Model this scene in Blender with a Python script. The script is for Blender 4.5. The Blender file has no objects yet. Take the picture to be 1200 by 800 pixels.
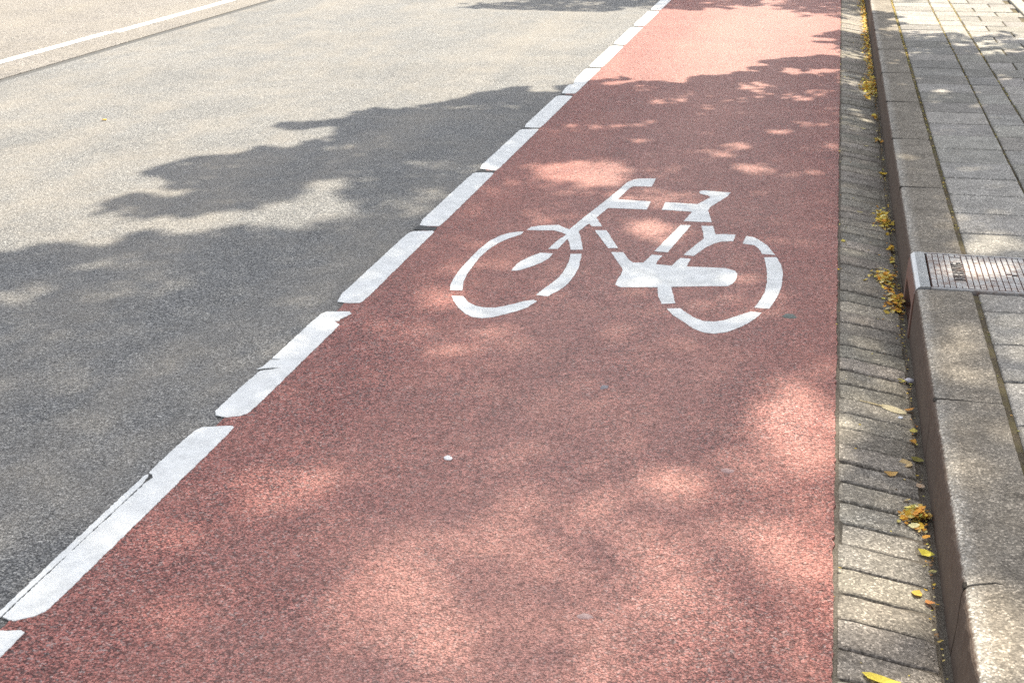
import bpy, bmesh, math, random
import numpy as np
from mathutils import Vector, Matrix, noise
from mathutils.geometry import tessellate_polygon

random.seed(7)
rng = np.random.default_rng(11)
S = bpy.context.scene
COL = S.collection
R = math.radians

# ------------------------------------------------------------------ helpers
def link(name, me, mat=None, parent=None, smooth=False):
    o = bpy.data.objects.new(name, me)
    COL.objects.link(o)
    if mat is not None:
        me.materials.append(mat)
    if smooth:
        for p in me.polygons:
            p.use_smooth = True
    if parent is not None:
        o.parent = parent
    return o

def tag(o, label=None, cat=None, group=None, kind=None):
    if label: o['label'] = label
    if cat: o['category'] = cat
    if group: o['group'] = group
    if kind: o['kind'] = kind
    return o

def empty(name, loc):
    o = bpy.data.objects.new(name, None)
    o.location = loc
    COL.objects.link(o)
    return o

class MB:
    """collects vertices and faces (with an optional colour per face) for one mesh"""
    def __init__(s): s.v, s.f, s.c = [], [], []
    def add(s, vs, fs, col=None):
        b = len(s.v); s.v += [tuple(p) for p in vs]
        for q in fs:
            s.f.append(tuple(b + i for i in q)); s.c.append(col)
    def build(s, name, mat, parent=None, smooth=False, origin=None):
        me = bpy.data.meshes.new(name)
        v = s.v
        if origin is not None:
            v = [(a - origin[0], b - origin[1], c - origin[2]) for a, b, c in v]
        me.from_pydata(v, [], s.f)
        if any(c is not None for c in s.c):
            at = me.color_attributes.new('tint', 'FLOAT_COLOR', 'CORNER')
            dat = []
            for q, c in zip(s.f, s.c):
                c = c or (1, 1, 1)
                dat += [c[0], c[1], c[2], 1.0] * len(q)
            at.data.foreach_set('color', dat)
        me.update()
        return link(name, me, mat, parent, smooth)

def bevel_box(mb, x0, x1, y0, y1, z0, z1, b, warp=None, col=None, seg=2):
    """box open at the bottom with rounded top edges"""
    rings = [(0.0, z0), (0.0, z1 - b)]
    for k in range(1, seg + 1):
        a = k / seg * math.pi / 2
        rings.append((b * (1 - math.cos(a)), z1 - b + b * math.sin(a)))
    vs, fs = [], []
    for ins, z in rings:
        vs += [(x0 + ins, y0 + ins, z), (x1 - ins, y0 + ins, z), (x1 - ins, y1 - ins, z), (x0 + ins, y1 - ins, z)]
    n = len(rings)
    for k in range(n - 1):
        for j in range(4):
            a, c = k * 4 + j, k * 4 + (j + 1) % 4
            fs.append((a, c, c + 4, a + 4))
    t = (n - 1) * 4
    fs.append((t, t + 1, t + 2, t + 3))
    if warp: vs = [warp(p) for p in vs]
    mb.add(vs, fs, col)

# ------------------------------------------------------------------ materials
class NT:
    def __init__(s, name):
        s.m = bpy.data.materials.new(name); s.m.use_nodes = True
        s.t = s.m.node_tree; s.n = s.t.nodes; s.l = s.t.links
        s.n.clear()
        s.out = s.n.new('ShaderNodeOutputMaterial')
        s.b = s.n.new('ShaderNodeBsdfPrincipled')
        s.l.new(s.b.outputs[0], s.out.inputs['Surface'])
        s.tc = s.n.new('ShaderNodeTexCoord')
        s.obj = s.tc.outputs['Object']
    def set(s, node, sock, v):
        i = node.inputs[sock]
        if hasattr(v, 'is_output') or isinstance(v, bpy.types.NodeSocket): s.l.new(v, i)
        else: i.default_value = v
    def noise(s, scale, detail=4, rough=.6, vec=None, dist=0.0, out=0):
        n = s.n.new('ShaderNodeTexNoise')
        s.l.new(vec or s.obj, n.inputs['Vector'])
        n.inputs['Scale'].default_value = scale; n.inputs['Detail'].default_value = detail
        n.inputs['Roughness'].default_value = rough; n.inputs['Distortion'].default_value = dist
        return n.outputs[out]
    def voro(s, cell, vec=None, feature='F1', dim='3D', rnd=1.0):
        n = s.n.new('ShaderNodeTexVoronoi'); n.feature = feature; n.voronoi_dimensions = dim
        s.l.new(vec or s.obj, n.inputs['Vector'])
        n.inputs['Scale'].default_value = 1.0 / cell
        n.inputs['Randomness'].default_value = rnd
        return n
    def ramp(s, fac, stops, interp='LINEAR'):
        n = s.n.new('ShaderNodeValToRGB'); n.color_ramp.interpolation = interp
        e = n.color_ramp.elements
        while len(e) < len(stops): e.new(.5)
        for k, (p, c) in enumerate(stops):
            e[k].position = p
            if not isinstance(c, (tuple, list)): c = (c, c, c)
            e[k].color = (*c[:3], 1)
        s.l.new(fac, n.inputs[0])
        return n.outputs[0]
    def mix(s, fac, a, b, mode='MIX'):
        n = s.n.new('ShaderNodeMix'); n.data_type = 'RGBA'; n.blend_type = mode
        s.set(n, 0, fac)
        for i, v in ((6, a), (7, b)):
            if isinstance(v, (tuple, list)): n.inputs[i].default_value = (*v[:3], 1)
            else: s.l.new(v, n.inputs[i])
        return n.outputs[2]
    def math(s, op, a, b=0.0, clamp=False):
        n = s.n.new('ShaderNodeMath'); n.operation = op; n.use_clamp = clamp
        s.set(n, 0, a); s.set(n, 1, b)
        return n.outputs[0]
    def xyz(s):
        n = s.n.new('ShaderNodeSeparateXYZ'); s.l.new(s.obj, n.inputs[0]); return n.outputs
    def attr(s, name='tint'):
        n = s.n.new('ShaderNodeVertexColor'); n.layer_name = name; return n.outputs[0]
    def sep(s, col):
        n = s.n.new('ShaderNodeSeparateColor'); s.l.new(col, n.inputs[0]); return n.outputs
    def bump(s, h, dist, strength=1.0, prev=None):
        n = s.n.new('ShaderNodeBump'); n.inputs['Distance'].default_value = dist
        n.inputs['Strength'].default_value = strength
        s.l.new(h, n.inputs['Height'])
        if prev is not None: s.l.new(prev, n.inputs['Normal'])
        return n.outputs[0]
    def fin(s, col, rough=.9, spec=.3, normal=None, metal=0.0):
        s.set(s.b, 'Base Color', col if not isinstance(col, (tuple, list)) else (*col[:3], 1))
        s.set(s.b, 'Roughness', rough); s.set(s.b, 'Specular IOR Level', spec); s.set(s.b, 'Metallic', metal)
        if normal is not None: s.l.new(normal, s.b.inputs['Normal'])
        return s.m

def aggregate(name, cell, stops, binder, depth, tone=(.8, 1.15), warm=None, pit=.62, spec=.25, stain=None, rough=.75, pale_mid=None):
    """surface dressing of small stones in bitumen"""
    t = NT(name)
    wob = t.noise(1.0 / (cell * 2.2), 2, .5, out=1)
    mp = t.n.new('ShaderNodeVectorMath'); mp.operation = 'MULTIPLY_ADD'
    t.l.new(wob, mp.inputs[0]); mp.inputs[1].default_value = (cell * .8,) * 3; t.l.new(t.obj, mp.inputs[2])
    v = t.voro(cell, mp.outputs[0], dim='2D')
    c = t.sep(v.outputs['Color'])
    stone = t.ramp(c[0], stops)
    v2 = t.voro(cell * .45, t.obj, dim='2D')
    c2 = t.sep(v2.outputs['Color'])
    stone = t.mix(.42, stone, t.ramp(c2[1], stops))
    dist = v.outputs['Distance']
    edge = t.math('MULTIPLY', t.ramp(dist, [(pit - .2, 0), (pit + .15, 1)]), .5)
    low = t.ramp(c[1], [(.0, .9), (.2, 0)])                      # stones that sit lower, half covered with bitumen
    hole = t.ramp(t.noise(.95 / cell, 2, .6), [(.37, .9), (.45, 0)])   # open voids between the stones
    cov = t.math('MAXIMUM', t.math('MAXIMUM', edge, low), hole)
    col = t.mix(cov, stone, binder)
    big = t.noise(.9, 5, .6)
    mid = t.noise(9, 4, .65)
    tone_f = t.ramp(t.math('ADD', t.math('MULTIPLY', big, .6), t.math('MULTIPLY', mid, .4)), [(.33, tone[0]), (.67, tone[1])])
    col = t.mix(1.0, col, tone_f, 'MULTIPLY')
    if warm:
        st = t.n.new('ShaderNodeMapping'); st.inputs['Scale'].default_value = (1.0, .16, 1); t.l.new(t.obj, st.inputs['Vector'])
        wn = t.ramp(t.math('ADD', t.math('MULTIPLY', t.noise(1.9, 4, .6, vec=st.outputs[0]), .6), t.math('MULTIPLY', t.noise(2.3, 5, .7), .4)), [(.44, 0), (.62, 1)])
        dk = t.ramp(t.math('ADD', t.math('MULTIPLY', t.noise(5.5, 5, .7, vec=st.outputs[0]), .5), t.math('MULTIPLY', t.noise(6.5, 6, .75), .5)), [(.5, 1.0), (.68, .85)])
        col = t.mix(1.0, col, dk, 'MULTIPLY')
        col = t.mix(t.math('MULTIPLY', wn, .55), col, warm)
    if pale_mid:                   # paler colour in a ragged band along the middle of the lane
        xx = t.xyz()[0]
        band = t.ramp(t.math('ADD', t.math('MULTIPLY', t.math('ABSOLUTE', t.math('ADD', xx, .55)), 1.0), t.math('MULTIPLY', t.math('SUBTRACT', t.noise(3.0, 5, .7), .5), .7)), [(.2, 1), (.75, 0)])
        col = t.mix(t.math('MULTIPLY', band, .26), col, pale_mid)
    cl = t.noise(.36 / cell, 3, .7)
    col = t.mix(1.0, col, t.ramp(cl, [(.34, .66), (.5, 1.0), (.66, 1.22)]), 'MULTIPLY')
    if stain:
        sn = t.ramp(t.noise(3.1, 6, .7), [(.6, 0), (.7, 1)])
        col = t.mix(t.math('MULTIPLY', sn, .35), col, stain)
    h = t.math('SUBTRACT', 1.0, t.math('POWER', t.math('MULTIPLY', dist, 1.25), 2.0))
    h = t.math('ADD', h, t.math('MULTIPLY', c[1], .7))
    h = t.math('ADD', h, t.math('MULTIPLY', v2.outputs['Distance'], -.35))
    h = t.math('SUBTRACT', h, t.math('MULTIPLY', hole, .8))
    nrm = t.bump(h, depth, 1.0)
    return t.fin(col, rough, spec, nrm)

M = {}
M['road'] = aggregate('grey_asphalt', .0056,
    [(0, (.08, .08, .083)), (.3, (.16, .158, .156)), (.6, (.255, .25, .24)), (.85, (.37, .355, .33)), (1, (.56, .54, .5))],
    (.038, .038, .04), .0034, (.84, 1.13), warm=(.30, .265, .22), stain=(.12, .118, .112))
M['old_road'] = aggregate('old_asphalt', .0075,
    [(0, (.12, .11, .1)), (.3, (.22, .2, .18)), (.6, (.30, .27, .24)), (.85, (.38, .34, .3)), (1, (.5, .46, .4))],
    (.05, .045, .042), .004, (.8, 1.15), warm=(.26, .23, .19))
M['red'] = aggregate('red_asphalt', .0058,
    [(0, (.19, .06, .052)), (.22, (.30, .098, .082)), (.5, (.40, .14, .113)), (.78, (.50, .205, .165)), (.91, (.36, .24, .215)), (.95, (.27, .27, .265)), (1, (.6, .4, .34))],
    (.055, .02, .019), .0036, (.88, 1.12), warm=(.44, .19, .148), spec=.3, rough=.72, pale_mid=(.52, .33, .28))

SUN_STRENGTH, SKY_STRENGTH, EXPOSURE = 4.8, .15, 1.33
LEAVES_NEAR, LEAVES_FAR = 105000, 48000

BIKE = [
    ('wheel_arc', [(-1.224, 4.503), (-1.238, 4.565), (-1.247, 4.654), (-1.251, 4.76), (-1.25, 4.886), (-1.246, 5.018), (-1.233, 5.143), (-1.21, 5.226), (-1.185, 5.271), (-1.159, 5.293), (-1.131, 5.305), (-1.134, 5.259), (-1.168, 5.198), (-1.194, 5.12), (-1.21, 5.026), (-1.218, 4.921), (-1.215, 4.795), (-1.212, 4.701), (-1.2, 4.599), (-1.18, 4.511)]),
    ('wheel_arc', [(-1.201, 4.442), (-1.182, 4.394), (-1.145, 4.321), (-1.11, 4.271), (-1.077, 4.241), (-1.043, 4.237), (-1.011, 4.255), (-0.977, 4.294), (-0.942, 4.338), (-0.919, 4.382), (-0.902, 4.451), (-0.917, 4.46), (-0.946, 4.439), (-0.966, 4.411), (-0.995, 4.377), (-1.026, 4.351), (-1.061, 4.344), (-1.094, 4.355), (-1.129, 4.389), (-1.161, 4.446)]),
    ('wheel_arc', [(-0.891, 5.035), (-0.851, 5.043), (-0.842, 4.976), (-0.831, 4.867), (-0.829, 4.76), (-0.835, 4.66), (-0.849, 4.594), (-0.875, 4.512), (-0.919, 4.515), (-0.911, 4.563), (-0.898, 4.628), (-0.882, 4.709), (-0.876, 4.803), (-0.878, 4.898), (-0.883, 4.967)]),
    ('fork', [(-1.005, 5.024), (-0.958, 5.026), (-0.96, 4.964), (-0.976, 4.904), (-1.004, 4.842), (-1.04, 4.785), (-1.064, 4.774), (-1.064, 4.843), (-1.057, 4.9), (-1.031, 4.972)]),
    ('handlebar', [(-0.725, 6.33), (-0.725, 6.17), (-0.806, 6.16), (-0.82, 6.12), (-0.841, 5.904), (-0.695, 5.899), (-0.694, 5.761), (-0.859, 5.75), (-0.882, 5.583), (-0.837, 5.453), (-0.877, 5.444), (-0.895, 5.484), (-0.902, 5.459), (-0.917, 5.356), (-0.892, 5.265), (-0.856, 5.102), (-0.901, 5.091), (-0.926, 5.195), (-0.941, 5.239), (-0.951, 5.092), (-0.987, 5.084), (-0.976, 5.2), (-0.956, 5.299), (-0.979, 5.326), (-1.018, 5.35), (-1.072, 5.338), (-1.124, 5.333), (-1.116, 5.378), (-1.074, 5.414), (-1.012, 5.434), (-0.958, 5.373), (-0.932, 5.583), (-0.886, 5.894), (-0.862, 6.078), (-0.845, 6.227), (-0.823, 6.287), (-0.797, 6.314)]),
    ('down_tube', [(-0.856, 5.386), (-0.811, 5.396), (-0.727, 5.154), (-0.765, 5.146)]),
    ('chain_guard', [(-0.744, 5.091), (-0.7, 5.101), (-0.668, 5.015), (-0.646, 4.972), (-0.607, 4.981), (-0.6, 5.016), (-0.589, 5.09), (-0.548, 5.09), (-0.559, 5.011), (-0.558, 4.969), (-0.498, 4.963), (-0.489, 5.026), (-0.478, 5.072), (-0.439, 5.066), (-0.445, 4.966), (-0.303, 4.976), (-0.266, 4.952), (-0.255, 4.914), (-0.255, 4.848), (-0.263, 4.795), (-0.279, 4.761), (-0.345, 4.746), (-0.473, 4.71), (-0.438, 4.531), (-0.482, 4.514), (-0.504, 4.592), (-0.518, 4.695), (-0.645, 4.667), (-0.668, 4.692), (-0.67, 4.73), (-0.666, 4.822), (-0.668, 4.876)]),
    ('seat_tube', [(-0.528, 5.542), (-0.486, 5.545), (-0.534, 5.138), (-0.585, 5.141)]),
    ('saddle', [(-0.632, 5.771), (-0.631, 5.902), (-0.492, 5.895), (-0.449, 6.03), (-0.461, 6.059), (-0.501, 6.09), (-0.507, 6.128), (-0.492, 6.148), (-0.37, 6.135), (-0.377, 6.066), (-0.406, 5.963), (-0.434, 5.863), (-0.44, 5.806), (-0.408, 5.613), (-0.521, 5.605), (-0.514, 5.665), (-0.502, 5.764)]),
    ('seat_stay', [(-0.443, 5.544), (-0.397, 5.554), (-0.377, 5.428), (-0.343, 5.442), (-0.299, 5.445), (-0.3, 5.35), (-0.347, 5.33), (-0.373, 5.297), (-0.397, 5.237), (-0.433, 5.11), (-0.472, 5.116), (-0.454, 5.194), (-0.434, 5.289), (-0.416, 5.356), (-0.428, 5.448)]),
    ('wheel_arc', [(-0.257, 5.432), (-0.228, 5.422), (-0.201, 5.381), (-0.169, 5.317), (-0.133, 5.191), (-0.181, 5.195), (-0.199, 5.266), (-0.217, 5.307), (-0.262, 5.321)]),
    ('wheel_arc', [(-0.171, 5.148), (-0.126, 5.159), (-0.104, 5.056), (-0.094, 4.95), (-0.092, 4.82), (-0.099, 4.707), (-0.11, 4.62), (-0.124, 4.54), (-0.173, 4.543), (-0.157, 4.633), (-0.147, 4.72), (-0.145, 4.834), (-0.152, 4.964), (-0.162, 5.071)]),
    ('wheel_arc', [(-0.46, 4.468), (-0.415, 4.478), (-0.388, 4.432), (-0.356, 4.388), (-0.326, 4.364), (-0.291, 4.367), (-0.258, 4.392), (-0.22, 4.447), (-0.181, 4.496), (-0.147, 4.492), (-0.163, 4.426), (-0.2, 4.343), (-0.243, 4.276), (-0.281, 4.251), (-0.316, 4.254), (-0.353, 4.287), (-0.402, 4.362), (-0.436, 4.41)]),
]
SHADE_NEAR = [(-3.698, 3.919), (-3.258, 4.295), (-3.001, 4.554), (-2.892, 4.673), (-2.758, 4.825), (-2.662, 4.923), (-2.518, 5.007), (-2.781, 5.082), (-2.992, 5.118), (-3.055, 5.16), (-2.935, 5.303), (-2.895, 5.542), (-2.776, 5.681), (-3.02, 5.899), (-3.083, 5.993), (-3.06, 6.147), (-3.024, 6.31), (-2.807, 6.604), (-2.631, 6.685), (-2.532, 6.927), (-2.525, 7.113), (-2.871, 7.059), (-2.725, 7.261), (-2.62, 7.462), (-2.535, 7.746), (-2.347, 7.984), (-2.127, 8.149), (-1.936, 8.463), (-1.774, 8.594), (-1.623, 8.38), (-1.61, 8.824), (-1.568, 8.867), (-1.466, 8.856), (-1.272, 9.033), (-0.945, 9.072), (-0.782, 9.21), (-0.546, 9.474), (-0.404, 9.651), (-0.555, 9.961), (-0.396, 10.076), (-0.224, 10.236), (-0.018, 10.364), (0.101, 10.474), (0.037, 11.084), (-0.065, 11.451), (0.099, 11.797), (0.234, 11.827), (0.402, 11.865), (0.532, 12.164), (0.515, 10.686), (0.645, 10.905), (0.854, 10.856), (1.073, 10.627), (1.204, 11.078), (1.371, 10.693), (2.018, 10.158), (1.575, 3.605), (0.928, 1.798), (-2.257, 1.24), (-4.684, 3.055)]
SHADE_FAR = [(-3.389, 12.181), (-3.208, 12.479), (-2.945, 12.537), (-2.864, 11.809), (-2.599, 11.693), (-2.348, 12.286), (-2.033, 12.675), (-1.601, 12.902), (-1.286, 12.841), (-0.932, 13.185), (-0.561, 13.474), (-0.231, 12.757), (-0.029, 12.991), (0.098, 12.646), (0.285, 13.255), (0.447, 13.839), (0.643, 12.832), (1.758, 15.61), (2.367, 21.549), (-7.703, 21.289), (-4.652, 14.645), (-2.926, 13.161), (-3.223, 13.023)]
GAPS = [
    (-2.8107, 4.9943, 0.175, 0.039, -0.044, 0.083, 1),
    (-2.5754, 5.1274, 0.198, 0.044, -0.047, 0.099, 1),
    (-2.3631, 5.2436, 0.201, 0.045, -0.049, 0.115, 1),
    (-2.1612, 5.4021, 0.162, 0.036, -0.067, 0.173, 1),
    (-2.1422, 5.7729, 0.1, 0.022, -0.097, 0.27, 1),
    (-1.9807, 5.5153, 0.093, 0.021, -0.057, 0.165, 1),
    (-2.9668, 4.8679, 0.233, 0.052, -0.079, 0.137, 0.8),
    (-2.6702, 6.8511, 0.153, 0.034, -0.047, 0.124, 0.9),
    (-2.7097, 5.5987, 0.111, 0.025, -0.027, 0.058, 0.7),
    (-2.8865, 6.2044, 0.142, 0.031, -0.031, 0.07, 0.55),
    (-2.6483, 4.0844, 0.091, 0.02, -0.05, 0.084, 0.75),
    (-2.5214, 4.5131, 0.086, 0.019, -0.031, 0.059, 0.7),
    (-2.5102, 3.7929, 0.054, 0.012, -0.054, 0.089, 0.55),
    (-1.7053, 5.6362, 0.093, 0.021, -0.038, 0.127, 0.75),
    (-1.7001, 5.8874, 0.093, 0.021, -0.026, 0.092, 0.55),
    (-2.1728, 6.83, 0.069, 0.015, -0.031, 0.101, 0.4),
    (-2.0985, 6.1216, 0.078, 0.017, -0.033, 0.099, 0.3),
    (-2.1653, 4.0707, 0.126, 0.028, -0.049, 0.098, 0.28),
    (-1.6485, 3.8457, 0.104, 0.023, -0.041, 0.102, 0.25),
    (-2.1674, 3.4679, 0.123, 0.027, -0.072, 0.126, 0.2),
    (-1.245, 2.9575, 0.114, 0.025, -0.04, 0.102, 0.5),
    (-1.6574, 3.4775, 0.096, 0.021, -0.055, 0.123, 0.2),
    (-1.0923, 6.399, 0.228, 0.051, -0.039, 0.226, 1),
    (-1.2162, 6.1953, 0.115, 0.026, -0.026, 0.132, 0.5),
    (-0.6265, 5.5066, 0.129, 0.029, -0.021, 0.17, 0.95),
    (-0.4699, 8.8833, 0.104, 0.023, -0.01, 0.157, 0.95),
    (-0.1812, 9.591, 0.078, 0.017, -0.004, 0.144, 1),
    (0.0192, 9.6356, 0.089, 0.02, -0.001, 0.144, 1),
    (-0.1372, 8.6205, 0.081, 0.018, -0.003, 0.117, 0.85),
    (-0.0089, 8.8298, 0.082, 0.018, -0.002, 0.122, 0.85),
    (-0.3769, 8.6267, 0.066, 0.015, -0.006, 0.118, 0.8),
    (-0.9171, 8.3594, 0.13, 0.029, -0.016, 0.141, 0.7),
    (-1.0997, 8.7751, 0.094, 0.021, -0.016, 0.124, 0.65),
    (-0.8482, 8.674, 0.072, 0.016, -0.01, 0.091, 0.5),
    (-0.6515, 7.7974, 0.046, 0.01, -0.007, 0.074, 0.5),
    (-0.2539, 7.6177, 0.063, 0.014, -0.004, 0.093, 0.95),
    (-0.0774, 7.801, 0.064, 0.014, -0.002, 0.097, 0.8),
    (-0.4251, 7.1332, 0.06, 0.013, -0.006, 0.083, 0.95),
    (-0.4537, 6.9413, 0.1, 0.022, -0.006, 0.079, 0.85),
    (-0.3274, 6.6054, 0.079, 0.018, -0.008, 0.126, 0.8),
    (-0.0502, 6.6488, 0.047, 0.01, -0.002, 0.072, 0.65),
    (-0.8697, 7.1197, 0.052, 0.011, -0.008, 0.063, 0.45),
    (-0.1803, 6.2578, 0.06, 0.013, -0.004, 0.097, 0.4),
    (-0.6635, 6.4228, 0.094, 0.021, -0.012, 0.104, 0.45),
    (-1.3109, 7.3827, 0.081, 0.018, -0.021, 0.113, 0.35),
    (-0.3879, 6.0831, 0.147, 0.033, -0.01, 0.124, 0.3),
    (-1.2435, 4.3495, 0.085, 0.019, -0.042, 0.15, 0.8),
    (-1.0375, 4.0215, 0.197, 0.044, -0.031, 0.122, 0.45),
    (-1.1798, 4.9356, 0.082, 0.018, -0.029, 0.121, 0.45),
    (-1.0467, 5.5224, 0.11, 0.025, -0.023, 0.12, 0.35),
    (-1.0043, 4.5176, 0.058, 0.013, -0.021, 0.093, 0.2),
    (-0.6491, 4.7475, 0.119, 0.026, -0.02, 0.14, 0.2),
    (-0.2023, 4.8468, 0.06, 0.013, -0.011, 0.184, 0.25),
    (-0.3052, 3.1072, 0.086, 0.019, -0.01, 0.085, 0.95),
    (-0.5558, 2.8666, 0.14, 0.031, -0.03, 0.152, 0.52),
    (-0.7776, 2.4976, 0.113, 0.025, -0.028, 0.096, 0.74),
    (-0.663, 2.3508, 0.13, 0.029, -0.025, 0.092, 0.8),
    (-0.5613, 2.2245, 0.095, 0.021, -0.017, 0.07, 0.45),
    (0.0113, 3.5638, 0.099, 0.022, -0.008, 0.32, 0.95),
    (-0.0071, 3.1113, 0.072, 0.016, -0.005, 0.15, 0.65),
    (0.0401, 2.8198, 0.07, 0.016, -0.003, 0.118, 0.95),
    (-0.1253, 3.2065, 0.093, 0.021, -0.004, 0.069, 0.6),
    (-0.1071, 2.6539, 0.23, 0.051, -0.023, 0.327, 0.42),
    (0.0078, 2.4424, 0.098, 0.022, -0.007, 0.188, 0.55),
    (-0.3903, 2.5909, 0.159, 0.035, -0.029, 0.177, 0.26),
    (-0.2546, 2.384, 0.18, 0.04, -0.02, 0.153, 0.34),
    (0.1881, 4.1379, 0.102, 0.023, 0.008, 0.537, 0.3),
    (0.1849, 4.9329, 0.089, 0.02, 0.006, 0.524, 0.22),
    (0.3593, 3.0359, 0.114, 0.025, 0.027, 0.377, 0.18),
    (-0.6646, 2.6434, 0.22, 0.049, -0.055, 0.224, 0.28),
    (-1.2777, 4.0922, 0.148, 0.033, -0.053, 0.175, 0.25),
    (-0.5067, 3.4486, 0.135, 0.03, -0.018, 0.114, 0.2),
    (-1.0982, 2.4336, 0.106, 0.024, -0.041, 0.101, 0.15),
    (-0.2034, 2.9102, 0.096, 0.021, -0.01, 0.106, 0.3),
    (0.211, 10.6699, 0.134, 0.03, 0.002, 0.218, 0.8),
    (0.1845, 9.4254, 0.109, 0.024, 0.001, 0.172, 0.7),
    (0.177, 8.2677, 0.115, 0.026, 0.001, 0.216, 0.65),
    (0.1285, 7.8713, 0.073, 0.016, 0.0, 0.148, 0.6),
    (0.2337, 9.0081, 0.073, 0.016, 0.002, 0.126, 0.6),
    (0.23, 3.7979, 0.047, 0.01, 0.003, 0.13, 0.3),
    (0.1653, 3.2963, 0.063, 0.014, 0.001, 0.102, 0.3),
    (0.1794, 2.9112, 0.103, 0.023, 0.002, 0.14, 0.85),
    (0.1929, 2.6845, 0.105, 0.023, 0.004, 0.162, 0.95),
    (0.2159, 2.2503, 0.096, 0.021, 0.007, 0.171, 1),
    (0.1385, 2.3801, 0.064, 0.014, 0.001, 0.089, 0.5),
    (0.4318, 3.8956, 0.075, 0.017, 0.014, 0.188, 0.7),
    (0.3717, 2.2849, 0.089, 0.02, 0.022, 0.231, 1),
    (0.3653, 2.4632, 0.095, 0.021, 0.009, 0.098, 1),
    (0.7871, 10.7468, 0.363, 0.081, 0.014, 0.237, 0.6),
    (1.1925, 10.653, 0.298, 0.066, 0.022, 0.231, 0.7),
    (0.6024, 3.9837, 0.067, 0.015, 0.013, 0.119, 0.75),
    (0.5923, 5.0794, 0.125, 0.028, 0.01, 0.116, 0.95),
    (0.5743, 4.7148, 0.111, 0.025, 0.008, 0.091, 1),
    (0.5651, 3.55, 0.043, 0.01, 0.021, 0.182, 0.7),
    (0.3885, 6.4861, 0.06, 0.013, 0.003, 0.073, 0.8),
    (0.4557, 10.9463, 0.075, 0.017, 0.004, 0.137, 0.85),
    (0.4802, 9.7369, 0.078, 0.017, 0.004, 0.118, 0.7),
    (0.4258, 9.3768, 0.065, 0.014, 0.004, 0.136, 0.5),
    (0.6394, 8.299, 0.085, 0.019, 0.007, 0.116, 0.95),
    (0.5964, 7.9591, 0.064, 0.014, 0.006, 0.107, 0.75),
    (0.8017, 7.9002, 0.054, 0.012, 0.011, 0.132, 0.7),
    (1.0225, 8.8043, 0.07, 0.015, 0.016, 0.161, 0.7),
    (0.5968, 7.0613, 0.049, 0.011, 0.006, 0.086, 0.55),
    (0.6227, 9.8475, 0.089, 0.02, 0.006, 0.121, 0.6),
    (1.0618, 9.8662, 0.122, 0.027, 0.015, 0.16, 0.9),
    (0.8758, 10.3177, 0.093, 0.021, 0.009, 0.131, 0.6),
    (1.0425, 10.2693, 0.173, 0.038, 0.015, 0.173, 0.85),
    (1.2646, 9.9902, 0.112, 0.025, 0.018, 0.163, 0.8),
    (0.9477, 7.4927, 0.06, 0.013, 0.015, 0.142, 0.5),
    (0.425, 7.6149, 0.07, 0.016, 0.005, 0.124, 0.4),
    (-0.532, 13.6929, 0.11, 0.024, -0.01, 0.213, 0.8),
    (-0.2304, 14.2813, 0.114, 0.025, -0.005, 0.23, 0.7),
    (-0.9915, 13.9593, 0.161, 0.036, -0.017, 0.223, 0.5),
    (-0.797, 14.7995, 0.255, 0.057, -0.02, 0.332, 0.6),
    (-2.9566, 13.2991, 0.238, 0.053, -0.031, 0.14, 0.6),
    (-2.2078, 13.2488, 0.156, 0.035, -0.023, 0.137, 0.6),
    (-1.8769, 13.7625, 0.129, 0.029, -0.031, 0.22, 0.6),
]

def paint_mat():
    t = NT('road_paint')
    v = t.voro(.0066, dim='2D')
    n1 = t.noise(260, 3, .6); n2 = t.noise(14, 5, .7); n3 = t.noise(55, 4, .7)
    col = t.ramp(n2, [(.3, (.5, .5, .485)), (.6, (.67, .67, .65))])
    chips = t.ramp(t.math('ADD', t.math('MULTIPLY', n3, .6), t.math('MULTIPLY', n1, .4)), [(.66, 0), (.70, 1)])
    col = t.mix(t.math('MULTIPLY', chips, .75), col, (.2, .2, .2))
    grime = t.ramp(t.noise(34, 6, .75), [(.48, 0), (.72, 1)])
    col = t.mix(t.math('MULTIPLY', grime, .34), col, (.4, .4, .38))
    h = t.math('ADD', t.math('MULTIPLY', v.outputs['Distance'], -.5), t.math('MULTIPLY', n1, .3))
    return t.fin(col, .6, .35, t.bump(h, .0028, .9))
M['paint'] = paint_mat()

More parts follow.
